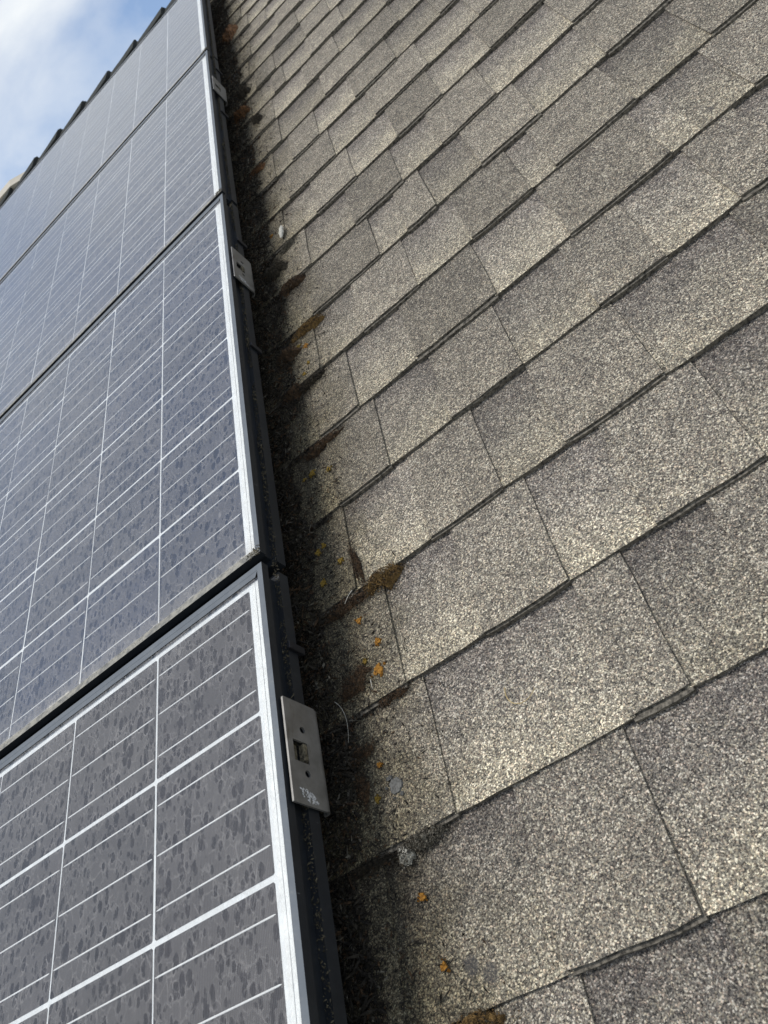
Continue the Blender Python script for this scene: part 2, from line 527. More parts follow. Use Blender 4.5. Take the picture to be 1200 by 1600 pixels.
# ------------------------------------------------------------------ the roof and its shingles
W0 = -0.108            # deck
EX = 0.147             # exposure of a course
V0 = -0.4615
VR = 3.80              # ridge
DIP = [(-4, 0), (3, 0), (6, -.007), (10, -.007), (14, -.003), (16, 0), (40, 0)]


def course_v(k):
    for (a, da), (b, db) in zip(DIP, DIP[1:]):
        if a <= k <= b:
            return V0 + EX * k + da + (db - da) * (k - a) / (b - a)
    return V0 + EX * k


rv, rf = [], []
u_a, u_b, v_a = -4.2, 3.2, -1.6
c2, s2 = math.cos(2 * PITCH), math.sin(2 * PITCH)
rv = [(u_a, v_a, 0), (u_b, v_a, 0), (u_b, VR, 0), (u_a, VR, 0), (u_b, VR + 4 * c2, -4 * s2), (u_a, VR + 4 * c2, -4 * s2)]
rv += [(x, y - 0.02 * 0, z - 0.05) for x, y, z in rv]
rf = [(0, 1, 2, 3), (3, 2, 4, 5), (9, 8, 7, 6), (11, 10, 8, 9), (0, 6, 7, 1), (1, 7, 8, 2), (2, 8, 10, 4), (4, 10, 11, 5), (5, 11, 9, 3), (3, 9, 6, 0)]
roof = mobj('roof', pydata('roof', rv, rf), MAT['deck'])
place(roof, 0, 0, W0)
tag(roof, 'pitched roof laid with weathered grey brown asphalt shingles', kind='structure')

# piece boundaries read off course by course: (u, kind of the piece to the right); U = raised tab, G = recessed
COURSES = {
    -1: [(.04, 'G'), (.12, 'U'), (.198, 'G'), (.31, 'U'), (.40, 'G')],
    0: [(.044, 'G'), (.191, 'U'), (.302, 'G'), (.43, 'U')],
    1: [(.135, 'G'), (.313, 'U'), (.367, 'G'), (.452, 'U')],
    2: [(.116, 'G'), (.215, 'U'), (.314, 'G'), (.406, 'U'), (.513, 'G')],
    3: [(.082, 'G'), (.19, 'U'), (.291, 'G'), (.372, 'U'), (.487, 'G'), (.632, 'U')],
    4: [(.04, 'G'), (.08, 'U'), (.17, 'G'), (.266, 'U'), (.371, 'G'), (.476, 'U'), (.56, 'G'), (.648, 'U'), (.716, 'G')],
    5: [(.03, 'G'), (.07, 'U'), (.148, 'G'), (.252, 'U'), (.386, 'G'), (.498, 'U'), (.639, 'G'), (.674, 'G'), (.744, 'U')],
    6: [(.101, 'G'), (.189, 'U'), (.296, 'G'), (.393, 'U'), (.495, 'G'), (.535, 'U'), (.66, 'G'), (.767, 'U')],
    7: [(.03, 'G'), (.11, 'U'), (.257, 'G'), (.315, 'U'), (.372, 'G'), (.459, 'U'), (.566, 'G'), (.68, 'U')],
    8: [(.131, 'G'), (.235, 'U'), (.343, 'G'), (.428, 'U'), (.54, 'G'), (.684, 'U')],
    9: [(.09, 'G'), (.17, 'U'), (.269, 'G'), (.37, 'U'), (.472, 'G'), (.578, 'U')],
    10: [(.04, 'G'), (.12, 'U'), (.246, 'G'), (.353, 'U'), (.486, 'G'), (.604, 'U')],
    11: [(.10, 'G'), (.15, 'U'), (.23, 'G'), (.332, 'U'), (.443, 'G'), (.556, 'U')],
    12: [(.137, 'G'), (.273, 'U'), (.395, 'U'), (.49, 'G')],
    13: [(.135, 'G'), (.24, 'U'), (.347, 'G'), (.40, 'G'), (.49, 'U')],
    14: [(.07, 'G'), (.15, 'U'), (.19, 'G'), (.275, 'U'), (.392, 'G')],
    15: [(.10, 'U'), (.174, 'G'), (.284, 'U'), (.373, 'G')],
    16: [(.09, 'G'), (.19, 'U'), (.28, 'G'), (.37, 'U')],
    17: [(.11, 'G'), (.22, 'U'), (.31, 'G')],
    18: [(.08, 'G'), (.13, 'U'), (.195, 'G'), (.28, 'U')],
    19: [(.126, 'G'), (.21, 'U')],
}
# how far right a course shows, with a margin for a camera a step to the side
def u_reach(k):
    if k <= 6: return 0.46 + 0.085 * k + 0.30
    return max(0.30, 0.97 - 0.046 * (k - 6) + 0.30)


def wave(u, v, s):
    return noise.noise(Vector((u * 9 + s, v * 9, s * 3.1)))


def shingle_geo(u0, u1, k, cls, acc, seed):
    """one shingle piece appended to acc = (verts, faces, mats, uvs)"""
    V, F, MI, UV = acc
    vk, vn = course_v(k), course_v(k + 1)
    vt = vn + 0.028
    r = random.Random(seed)
    th = 0.0025
    nu = max(3, min(9, int((u1 - u0) / 0.02)))
    ph = r.uniform(0, 50)
    side = -1 if k % 2 else 1

    def base_h(v):
        return 0.0086 - (0.0068) * (v - vk) / (vt - vk)

    def layer(va, vb, hadd, drop, rows, m_top, jb, us0, us1):
        n0 = len(V)
        cols = nu + 1
        for j in range(rows + 1):
            for i in range(cols):
                a = i / nu
                b = j / rows
                u = us0 + (us1 - us0) * a
                v = va + (vb - va) * b
                if i in (0, nu): u += r.uniform(-.0012, .0012)
                if j == 0:
                    v += jb * (wave(u * 6, k, ph) * .9 + r.uniform(-.35, .35))
                    if i in (0, nu): v += 0.0012
                lift = 0.0014 * wave(u, v, ph) + (0.0008 * r.random() if j == 0 else 0)
                V.append((u, v, base_h(v) + hadd + lift))
                UV.append((u, (v - vk) / EX))
        for j in range(rows):
            for i in range(nu):
                p = n0 + j * cols + i
                F.append((p, p + 1, p + cols + 1, p + cols)); MI.append(m_top)
        # walls
        loop = [n0 + i for i in range(cols)]
        low = len(V)
        for q in loop:
            x, y, z = V[q]
            V.append((x, y + r.uniform(0, .0012), z - drop - r.uniform(0, .0008))); UV.append(UV[q])
        for i in range(nu):
            F.append((low + i, low + i + 1, loop[i + 1], loop[i])); MI.append(2)
        for c_i in (0, nu):
            colv = [n0 + j * cols + c_i for j in range(rows + 1)]
            lo2 = len(V)
            for q in colv:
                x, y, z = V[q]
                V.append((x, y, z - drop)); UV.append(UV[q])
            for j in range(rows):
                f = (colv[j], colv[j + 1], lo2 + j + 1, lo2 + j)
                F.append(f if c_i == nu else f[::-1]); MI.append(m_top)
    gap = 0.0004
    if cls == 'G':
        layer(vk, vt, r.uniform(-.0003, .0003), 0.0062, 3, 0, 0.0012, u0 - .0035, u1 + .0035)
    else:
        layer(vk + r.uniform(-.0055, -.0015), vk + 0.03, -0.0006, 0.0062, 1, 2, 0.0012, u0 + gap, u1 - gap)
        layer(vk + r.uniform(-.001, .002), vt, th, 0.0040, 3, 1, 0.0012, u0 + gap, u1 - gap)


def new_acc(): return ([], [], [], [])


far = new_acc()
n_pieces = 0
K_TOP = int((VR - 0.12 - V0) / EX)
for k in range(-5, K_TOP + 1):
    r = random.Random(1000 + k)
    seams = list(COURSES.get(k, []))
    if not seams:
        seams = [(r.uniform(-.02, .06), r.choice('GU'))]
    # continue to both sides
    right = seams[-1]
    while right[0] < u_b - 0.2:
        nk = 'U' if right[1] == 'G' else ('G' if r.random() < .9 else 'U')
        right = (right[0] + r.uniform(.07, .15), nk)
        seams.append(right)
    left = seams[0]
    first = 'U' if left[1] == 'G' else 'G'
    pre = []
    u = left[0]
    kind = first
    while u > -0.40:
        u -= r.uniform(.07, .15)
        pre.insert(0, (u, kind))
        kind = 'U' if kind == 'G' else 'G'
    seams = pre + seams
    reach = u_reach(k)
    for (ua, ca), (ub, cb) in zip(seams, seams[1:]):
        own = k >= -2 and ua < reach and ub > -0.06
        acc = new_acc() if own else far
        shingle_geo(ua, ub, k, ca, acc, int(k * 1000 + ua * 997))
        if own:
            me = pydata('shingle', acc[0], acc[1], acc[2], acc[3])
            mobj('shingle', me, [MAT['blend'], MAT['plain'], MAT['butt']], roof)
            n_pieces += 1
me = pydata('shingle_field', *far)
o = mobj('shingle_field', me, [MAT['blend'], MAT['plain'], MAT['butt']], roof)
tag(o, kind='stuff')
print('shingle pieces', n_pieces)

# ridge caps: bent over the ridge, butts towards +u, each lapping the next
WR = 0.0


def ridge_cap(ub, s):
    r = random.Random(s)
    V, F = [], []
    ln = 0.27
    prof = []
    wd = 0.15
    for t in (-1, -.55, -.25, -.10, 0, .10, .25, .55, 1):
        if t <= 0: p = (VR + t * wd, 0.0)
        else: p = (VR + t * wd * c2, -t * wd * s2)
        rnd = max(0, 1 - abs(t) / .3)
        prof.append((p[0], p[1] - 0.010 * rnd * rnd, t))
    for x, hgt in ((ub, 0.034), (ub - 0.10, 0.025), (ub - 0.196, 0.017), (ub - ln, 0.011)):
        for kk, (v, w, t) in enumerate(prof):
            jit = r.uniform(-.0012, .0012)
            V.append((x + r.uniform(-.003, .003), v, w + hgt + jit))
    n = len(prof)
    nb = len(V)
    for (x, y, z) in V[:nb]:
        V.append((x, y - .001, z - (0.016 if x > ub - .05 else 0.008)))
    for a in range(3):
        for b in range(n - 1):
            p = a * n + b
            F.append((p, p + n, p + n + 1, p + 1))
    for b in range(n - 1):
        F.append((b + 1, nb + b + 1, nb + b, b))
    for a in range(3):
        p, q = a * n, (a + 1) * n
        F.append((p, nb + p, nb + q, q))
        p, q = a * n + n - 1, (a + 1) * n + n - 1
        F.append((q, nb + q, nb + p, p))
    return pydata('ridge_cap', V, F)


for i in range(-9, 12):
    mobj('ridge_cap', ridge_cap(-0.294 - 0.196 * i + rng.uniform(-.004, .004), 50 + i), MAT['cap'], roof)

# ------------------------------------------------------------------ solar panels
CELL, GU, GV, MT, MB = 0.1555, 0.0030, 0.0050, 0.0233, 0.0102
PH = 6 * CELL + 5 * GV + MT + MB             # panel height, up the slope
RU, LIPW = 0.027, 0.0075                    # right outer edge of the frame; width of the lip
CW = 10 * CELL + 9 * GU
PGAP = 1.0079 - PH
VTOP = 0.0078
UL = -CW - RU                               # left outer edge
FH = 0.042
PROFILE = [(0, 0), (0, -.010), (.0085, -.0115), (.0085, -.0275), (.0012, -.0290), (0, -.0275), (0, -FH), (.026, -FH), (.026, -FH + .0015),
           (.0115, -FH + .0015), (.0115, -.0062), (LIPW, -.0062), (LIPW, 0)]


def rail(x0, y0, x1, y1, nx, ny, mat, lip=None):
    """mitred frame rail from (x0,y0) to (x1,y1); (nx,ny) points inwards"""
    bm = bmesh.new()
    tx, ty = (x1 - x0), (y1 - y0)
    ln = math.hypot(tx, ty); tx /= ln; ty /= ln
    ra, rb = [], []
    prof = list(PROFILE)
    if lip:          # wider lip with a shallow step in it
        prof = prof[:-2] + [(lip, -.0062), (lip, -.0004), (lip * .52, -.0004), (lip * .47, 0)]
    for d, w in prof:
        e = min(d, .0115)
        ra.append(bm.verts.new((x0 + nx * d + tx * e, y0 + ny * d + ty * e, w)))
        rb.append(bm.verts.new((x1 + nx * d - tx * e, y1 + ny * d - ty * e, w)))
    n = len(prof)
    for i in range(n):
        j = (i + 1) % n
        bm.faces.new((ra[i], ra[j], rb[j], rb[i]))
    for f in bm.faces: f.material_index = 0
    bmesh.ops.recalc_face_normals(bm, faces=bm.faces)
    me = bpy.data.meshes.new('frame_rail')
    bm.to_mesh(me); bm.free()
    me.materials.append(MAT['frame']); me.materials.append(mat)
    for f in me.polygons:
        f.material_index = 1 if f.normal.z > .7 and f.center.z > -.003 else 0
    return me


def slab_mesh(name, x0, x1, y0, y1, z0, z1):
    bm = bmesh.new()
    box_into(bm, x0, x1, y0, y1, z0, z1)
    return bmesh_done(name, bm)


def cell_mesh():
    """cell with slightly clipped corners"""
    c = CELL / 2; k = 0.0016
    pts = [(-c + k, -c), (c - k, -c), (c, -c + k), (c, c - k), (c - k, c), (-c + k, c), (-c, c - k), (-c, -c + k)]
    V = [(x, y, 0.0) for x, y in pts] + [(x, y, -.0004) for x, y in pts]
    F = [tuple(range(8))] + [(i + 8, (i + 1) % 8 + 8, (i + 1) % 8, i) for i in range(8)]
    return pydata('cell', V, F)


# ribbons: raised ribs on the cell, rounded ends
def busbar_mesh():
    h = CELL / 2 - 0.0016
    b = 0.00085
    V, F = [], []
    for x, s in ((-h, .35), (-h + .004, 1), (h - .004, 1), (h, .35)):
        V += [(x, -b * s, 0), (x, -b * s * .6, .00022), (x, b * s * .6, .00022), (x, b * s, 0)]
    for a in range(3):
        for q in range(3):
            p = a * 4 + q
            F.append((p, p + 4, p + 5, p + 1))
    me = pydata('busbar', V, F)
    me.materials.append(MAT['busbar'])
    return me


ME_CELLS = [cell_mesh(), cell_mesh()]
ME_CELLS[0].materials.append(MAT['cell']); ME_CELLS[1].materials.append(MAT['cell_brown'])
ME_BUS = busbar_mesh()
panel_labels = {
    1: 'nearest dark framed solar panel, cut off by the bottom edge, beside the largest steel plate',
    2: 'second solar panel up the slope, bluish dusty glass over the wide black gap',
    3: 'third solar panel up the slope, greyer, between the two thin upper gaps',
    4: 'topmost solar panel, palest with sky glare, right below the ridge caps',
}
panels = {}
for p in (1, 2, 3, 4):
    vtop = (p - 1) * (PH + PGAP) + VTOP
    t = empty('solar_panel', 0, vtop - PH, 0)          # local y from the lower edge upwards
    tag(t, panel_labels[p], 'solar panel', 'solar panels in a column up the roof')
    panels[p] = t
    x0, x1, y0, y1 = UL, RU, 0.0, PH
    mobj('frame_rail', rail(x1, y0, x1, y1, -1, 0, MAT['frame_lip_lit']), None, t)
    mobj('frame_rail', rail(x0, y1, x0, y0, 1, 0, MAT['frame_lip_lit']), None, t)
    mobj('frame_rail', rail(x1, y1, x0, y1, 0, -1, MAT['frame_lip_lit'], .0150), None, t)
    fb = mobj('frame_rail', rail(x0, y0, x1, y0, 0, 1, MAT['frame_dirty'], .0098), None, t)
    fb['label'] = 'lower frame rail coated with pale silt'
    # backsheet, cells, ribbons, glass
    mobj('backsheet', slab_mesh('backsheet', x0 + .012, x1 - .0118, .012, PH - .012, -.0061, -.0052), MAT['backsheet'], t)
    rr = random.Random(70 + p)
    for i in range(10):
        for j in range(6):
            cx = -(i * (CELL + GU) + CELL / 2) + rr.uniform(-.0004, .0004)
            cy = PH - MT - j * (CELL + GV) - CELL / 2 + rr.uniform(-.0006, .0006)
            c = mobj('cell', ME_CELLS[1 if p == 1 else 0], None, t, (cx, cy, -.0047))
            c.rotation_euler.z = rr.uniform(-.0022, .0022)
            for q in (-1, 0, 1):
                mobj('busbar', ME_BUS, None, c, (0, q * 0.052, 0.0001))
    # collecting ribbons in the white margin at the right end, three strips side by side
    for a, b in ((.0045, .0098), (.0106, .0148), (.0156, .0186)):
        bm = bmesh.new()
        segs = 26
        prev = None
        for q in range(segs + 1):
            yy = 0.014 + (PH - 0.030) * q / segs
            ja, jb = rr.uniform(-.0003, .0003), rr.uniform(-.0003, .0003)
            zz_ = -.0050 + rr.uniform(0, .0004)
            cur = [bm.verts.new((a + ja, yy, zz_)), bm.verts.new((b + jb, yy, zz_ + rr.uniform(0, .0003)))]
            if prev: bm.faces.new((prev[0], prev[1], cur[1], cur[0]))
            prev = cur
        mobj('collector_ribbon', bmesh_done('collector_ribbon', bm), MAT['ribbon'], t)
    # pane: top face dusty, the rest clear
    gm = slab_mesh('glass_pane', x0 + LIPW - .003, x1 - LIPW + .003, LIPW - .003, PH - LIPW + .003, -.0042, -.0015)
    gm.materials.append(MAT['glass']); gm.materials.append(MAT['glass_in'])
    for f in gm.polygons:
        f.material_index = 0 if f.normal.z > 0.5 else 1
    mobj('glass_pane', gm, None, t)

# ------------------------------------------------------------------ steel interlock plates on the array's side
def plate_mesh():
    """upright sheet in the v-w plane with a slot and two round holes, lower edge rolled under"""
    bm = bmesh.new()

    def loop(pts):
        vs = [bm.verts.new((0, y, z)) for y, z in pts]
        return [bm.edges.new((vs[i], vs[(i + 1) % len(vs)])) for i in range(len(vs))]
    hv = 0.0545
    top, bot = -.0052, -.0500
    ed = []
    outl = []
    for (cy, cz, a0) in ((hv - .0008, top - .0008, 0), (-hv + .0008, top - .0008, 90), (-hv + .0008, bot + .0008, 180), (hv - .0008, bot + .0008, 270)):
        for q in range(4):
            a = math.radians(a0 + 30 * q)
            outl.append((cy + .0008 * math.cos(a), cz + .0008 * math.sin(a)))
    ed += loop(outl)
    for cy in (.0235, -.0225):
        ed += loop([(cy + .0036 * math.cos(q * math.pi / 7), -.0283 + .0036 * math.sin(q * math.pi / 7)) for q in range(14)])
    ed += loop([(.0100, -.0130), (.0100, -.0325), (-.0120, -.0325), (-.0120, -.0130)])
    bmesh.ops.triangle_fill(bm, use_beauty=True, use_dissolve=False, edges=ed)
    g = bmesh.ops.extrude_face_region(bm, geom=list(bm.faces))
    bmesh.ops.translate(bm, verts=[v for v in g['geom'] if isinstance(v, bmesh.types.BMVert)], vec=(0.0022, 0, 0))
    return bmesh_done('plate', bm)


def flange_mesh():
    V, F = [], []
    n = 6
    for q in range(n + 1):
        a = math.radians(90 * q / n * 1.25)
        for rad in (.0075, .0053):
            x = .0022 - .0075 + rad * math.cos(a)
            z = -.0500 - rad * math.sin(a)
            for y in (-.0535, .0535):
                V.append((x, y, z))
    for q in range(n):
        b = q * 4; e = b + 4
        F += [(b, b + 1, e + 1, e), (b + 3, b + 2, e + 2, e + 3), (b + 2, b, e, e + 2), (b + 1, b + 3, e + 3, e + 1)]
    F += [(0, 2, 3, 1), (n * 4, n * 4 + 1, n * 4 + 3, n * 4 + 2)]
    return pydata('rolled_edge', V, F)


def sticker_mesh(s):
    r = random.Random(s)
    bm = bmesh.new()
    for q in range(150):
        y = r.uniform(-.0060, .0060); z = r.uniform(-.009, .009)
        if noise.noise(Vector((y * 330, z * 330, s + 2.5))) < -.12: continue
        z += y * .5
        a = r.uniform(.0004, .0013); b = r.uniform(.0004, .0012)
        rot = r.uniform(0, 3.1)
        vs = []
        for e in range(6):
            an = e * math.pi / 3 + rot
            vs.append(bm.verts.new((.0001 + q * 1e-6, y + a * math.cos(an) * r.uniform(.6, 1.2), z + b * math.sin(an) * r.uniform(.6, 1.2))))
        bm.faces.new(vs)
    me = bpy.data.meshes.new('sticker')
    bmesh.ops.recalc_face_normals(bm, faces=bm.faces)
    bm.to_mesh(me); bm.free()
    return me


def tongue_mesh():
    bm = bmesh.new()
    box_into(bm, -.004, .0030, -.0105, .0085, -.0318, -.0262)
    box_into(bm, -.007, -.0045, -.0118, .0098, -.0250, -.0135)
    bmesh.ops.bevel(bm, geom=list(bm.edges), offset=.0007, segments=1, affect='EDGES')
    return bmesh_done('tongue', bm)


PM, FM, TM = plate_mesh(), flange_mesh(), tongue_mesh()
for q, (v, lab) in enumerate(((-.2245, 'largest and nearest stainless steel plate with two holes and a worn white sticker'),
                              (.7305, 'middle stainless steel plate on the panel side, beside the second panel'),
                              (1.732, 'smallest and farthest stainless steel plate, beside the third panel'))):
    t = empty('interlock_plate', .0292, v, 0)
    tag(t, lab, 'metal plate', 'steel interlock plates along the array edge')
    mobj('plate', PM, MAT['steel'], t)
    mobj('rolled_edge', FM, MAT['steel'], t)
    mobj('tongue', TM, MAT['dirt'], t)
    if q < 2:
        st = mobj('sticker', sticker_mesh(q), MAT['sticker'], t, (.0023, -.0452, -.0265))


# small black spring clips hooked over the lower lip of the frames
def clip_mesh():
    bm = bmesh.new()
    box_into(bm, .0003, .0042, -.0045, .0045, -.050, -.0255)
    box_into(bm, -.016, .0003, -.0040, .0040, -.0478, -.0432)
    bmesh.ops.bevel(bm, geom=list(bm.edges), offset=.0006, segments=1, affect='EDGES')
    return bmesh_done('frame_clip', bm)


CM = clip_mesh()
for v, lab in ((-.098, 'black clip on the frame just above the nearest steel plate'),
               (.485, 'black clip on the second panel frame below the middle steel plate'),
               (.847, 'black clip on the second panel frame above the middle steel plate'),
               (1.560, 'black clip on the third panel frame below the farthest steel plate'),
               (1.910, 'black clip on the third panel frame above the farthest steel plate')):
    o = mobj('frame_clip', CM, MAT['clip'])
    place(o, RU, v, 0)
    tag(o, lab, 'clip', 'black clips on the panel frames')

# ------------------------------------------------------------------ ridge vent at the far left
t = empty('ridge_vent', -1.47, VR, W0)
tag(t, 'tan metal ridge vent with a sloping end, at the far left of the ridge', 'roof vent')
zt, zb = 0.037, 0.014
vf = -0.055
V = [(0, vf, zt), (-1.3, vf, zt), (-1.3, vf, zb), (0, vf, zb), (.095, vf + .01, zb - .004), (0, 0, zt + .012), (-1.3, 0, zt + .012), (.105, 0, zb + .004),
     (0, -vf, zt - .03), (-1.3, -vf, zt - .03), (.095, -vf, zb - .03), (0, -vf, zb - .05), (-1.3, -vf, zb - .05)]
F = [(1, 2, 3, 0), (0, 3, 4), (1, 0, 5, 6), (0, 4, 7, 5), (6, 5, 8, 9), (5, 7, 10, 8), (9, 8, 11, 12), (8, 10, 11), (3, 2, 12, 11), (4, 3, 11, 10), (7, 4, 10), (1, 6, 9, 12, 2)]
mobj('cover', pydata('cover', V, F), MAT['tan_metal'], t)
bm = bmesh.new()
box_into(bm, -1.29, -.004, vf + .012, -vf - .012, -.03, zb - .002)
mobj('louver', bmesh_done('louver', bm), MAT['louver_dark'], t)

# ------------------------------------------------------------------ litter, moss, lichen
WT = -0.098      # about the shingle surface


def surf_w(u, v):
    """rough height of the shingle surface above the deck"""
    for k in range(-5, K_TOP + 1):
        if course_v(k) <= v < course_v(k + 1):
            f = (v - course_v(k)) / EX
            return W0 + 0.0104 - 0.0068 * f + 0.002
    return WT


def crumbs(name, items, mats):
    """items: (x,y,z,size,stretch,mi) -> one mesh of irregular crumbs and shreds"""
    V, F, MI = [], [], []
    r = random.Random(5)
    for (x, y, z, s, st, mi) in items:
        n0 = len(V)
        a, b = r.uniform(0, 6.28), r.uniform(-.7, .7)
        ax = Vector((math.cos(a) * math.cos(b), math.sin(a) * math.cos(b), math.sin(b)))
        sd = ax.cross(Vector((r.uniform(-1, 1), r.uniform(-1, 1), r.uniform(-1, 1)))).normalized()
        up = ax.cross(sd)
        c = Vector((x, y, z))
        L_ = s * st
        V += [tuple(c - ax * L_ * .5 + sd * s * r.uniform(-.2, .2)), tuple(c + sd * s * .45), tuple(c - sd * s * .4 + up * s * .15), tuple(c + up * s * .45), tuple(c + ax * L_ * .5 + up * s * r.uniform(-.2, .3))]
        F += [(n0, n0 + 1, n0 + 3), (n0, n0 + 3, n0 + 2), (n0, n0 + 2, n0 + 1), (n0 + 4, n0 + 3, n0 + 1), (n0 + 4, n0 + 2, n0 + 3), (n0 + 4, n0 + 1, n0 + 2)]
        MI += [mi] * 6
    return mobj(name, pydata(name, V, F, MI), mats)


items = []
BUTTS = [course_v(k) for k in range(-2, K_TOP)]
for i in range(46000):
    v = -0.75 + 4.0 * rng.random() ** 1.35
    lump = 0.5 + 0.5 * noise.noise(Vector((v * 7, 3.3, 0))) + .35 * noise.noise(Vector((v * 23, 8.1, 0)))
    top = 0.008 + 0.040 * max(0, lump) ** 1.3 + (0.024 if v > 0.35 else 0.0)
    mode = rng.random()
    u = -0.05 + rng.random() ** .8 * (top + 0.05)
    small = 1.0
    if mode < .22:
        u = abs(rng.gauss(0, 1)) * .045 * (.5 + .9 * max(0, lump)) + .02
        small = .62
    elif mode < .32 and v < 2.6:           # creeping along the butts
        kb = rng.choice(BUTTS)
        reach = .045 + .075 * max(0, .3 + noise.noise(Vector((kb * 13.7, 2.2, 5))))
        v = kb - abs(rng.gauss(0, .0035)) - .0005
        u = rng.random() ** .9 * reach + .02
    pile = max(0.0, 1 - max(0, u) / (top + .02))
    z = surf_w(u, v) + rng.random() * (.002 + .016 * pile * max(0, lump)) - .001
    s = rng.uniform(.0011, .0044) * small
    brown = .5 + .5 * noise.noise(Vector((v * 16, u * 30, 7)))
    mi = 0 if rng.random() < .90 - .45 * max(0, brown - .25) else (1 if rng.random() < .75 else 2)
    items.append((u, v, z - WT, s, rng.choice((1.2, 1.6, 2.6, 5.0)), mi))
lit = crumbs('leaf_litter', items, [MAT['litter'], MAT['moss_brown'], MAT['moss_grey']])
place(lit, 0, 0, WT)
tag(lit, 'dark crumbled leaf litter packed along the side of the solar panels', 'leaf litter', kind='stuff')

items = []
for i in range(7000):
    v = -0.7 + 3.7 * rng.random()
    y = (v + PH) % (PH + PGAP)
    lump = noise.noise(Vector((v * 11, 9.1, 0))) + .35
    if lump < 0: continue
    items.append((RU - rng.random() * .008, v, -.0288 + rng.random() * .003 * (0.4 + lump), rng.uniform(.0006, .0021), rng.choice((1.2, 1.8, 3)), 0))
for vj in (-.008 + PH + PGAP - PH, ):
    pass
for p in (1, 2, 3):
    vj = (p - 1) * (PH + PGAP) + PGAP + VTOP
    for i in range(110):      # caked corner of each lower rail
        items.append((RU - abs(rng.gauss(0, .012)), vj + rng.gauss(.004, .003), rng.uniform(-.001, .0022), rng.uniform(.0008, .0026), 1.5, rng.choice((0, 0, 1))))
    for i in range(160):
        items.append((RU - rng.random() * .9, vj + rng.gauss(.0045, .0016), rng.uniform(-.0003, .0007), rng.uniform(.0006, .0014), 1.4, 1))
grit = crumbs('frame_grit', items, [MAT['dirt'], MAT['dust_line']])
place(grit, 0, 0, 0)
tag(grit, 'brown grit lodged in the grooves and corners of the panel frames', 'grit', kind='stuff')


def moss(name, label, cat, u, v, ln, wd, ht, ang, mat, seed, fuzz=260, group='moss clumps on the shingles'):
    r = random.Random(seed)
    ln *= 1.25; wd *= 1.4; ht *= 1.15; fuzz = int(fuzz * 1.3)
    V, F, MI = [], [], []
    nx, ny = 26, 12

    def outl(a, s_):       # ragged half width along the clump
        e = max(0.0, 1 - abs(a) ** 2.6) ** .6
        return e * (.72 + .75 * noise.noise(Vector((a * 2.1 + seed * 5.3, s_ * 3.7, .5))) + .35 * noise.noise(Vector((a * 7 + seed, s_ * 9.1, 2.5))))
    for j in range(ny + 1):
        for i in range(nx + 1):
            a = i / nx * 2 - 1; b = j / ny * 2 - 1
            x = a * ln / 2 * .9
            y = b * wd / 2 * .72 * max(.04, outl(a, 1 if b > 0 else -1)) + wd * .16 * noise.noise(Vector((a * 2 + seed, 3.3, 8.8)))
            prof = max(0.0, (1 - a * a) * (1 - b * b)) ** .7
            n1 = noise.noise(Vector((x * 90 + seed, y * 90, 1.3))); n2 = noise.noise(Vector((x * 300 + seed, y * 300, 4.1)))
            V.append((x, y, ht * .8 * prof * (1 + .8 * n1 + .5 * n2) - .0022))
    for j in range(ny):
        for i in range(nx):
            p = j * (nx + 1) + i
            F.append((p, p + 1, p + nx + 2, p + nx + 1)); MI.append(0)
    for q in range(fuzz):     # shoots
        x, y, z = V[r.randrange((nx + 1) * (ny + 1))]
        x += r.uniform(-.7, .7) * ln / nx; y += r.uniform(-.7, .7) * wd / ny
        h = r.uniform(.0008, .0028) * (.6 + ht / .012 * .4)
        a = r.uniform(0, 6.28); w_ = r.uniform(.0003, .0007)
        n0 = len(V)
        V += [(x - w_ * math.cos(a), y - w_ * math.sin(a), z - .0006), (x + w_ * math.cos(a), y + w_ * math.sin(a), z - .0006), (x + r.uniform(-.7, .7) * h, y + r.uniform(-.7, .7) * h, z + h)]
        F.append((n0, n0 + 1, n0 + 2)); MI.append(r.choice((0, 0, 1)))
    for q in range(int(fuzz * 3.2)):     # crumbs worked loose round it
        a = max(-1.25, min(1.25, r.gauss(0, .55)))
        x = a * ln / 2; y = r.gauss(0, .30) * wd + wd * .16 * noise.noise(Vector((a * 2 + seed, 3.3, 8.8)))
        d = math.hypot(a, y / (wd * .5))
        s_ = r.uniform(.0004, .0015) * (1.1 if d < .8 else .8)
        z = max(-.0004, ht * .8 * (1 - min(1, d)) ** .6) + r.uniform(-.0004, .0012)
        n0 = len(V)
        for c in range(4):
            V.append((x + r.uniform(-1, 1) * s_, y + r.uniform(-1, 1) * s_, z + r.uniform(-.7, .7) * s_))
        F += [(n0, n0 + 1, n0 + 2), (n0, n0 + 2, n0 + 3), (n0, n0 + 3, n0 + 1), (n0 + 1, n0 + 3, n0 + 2)]
        MI += [r.choice((0, 0, 1) if d < .9 else (0, 1, 1))] * 4
    o = mobj(name, pydata(name, V, F, MI), [mat, MAT['moss_black']])
    place(o, u, v, surf_w(u, v), ang)
    tag(o, label, cat, group)
    return o


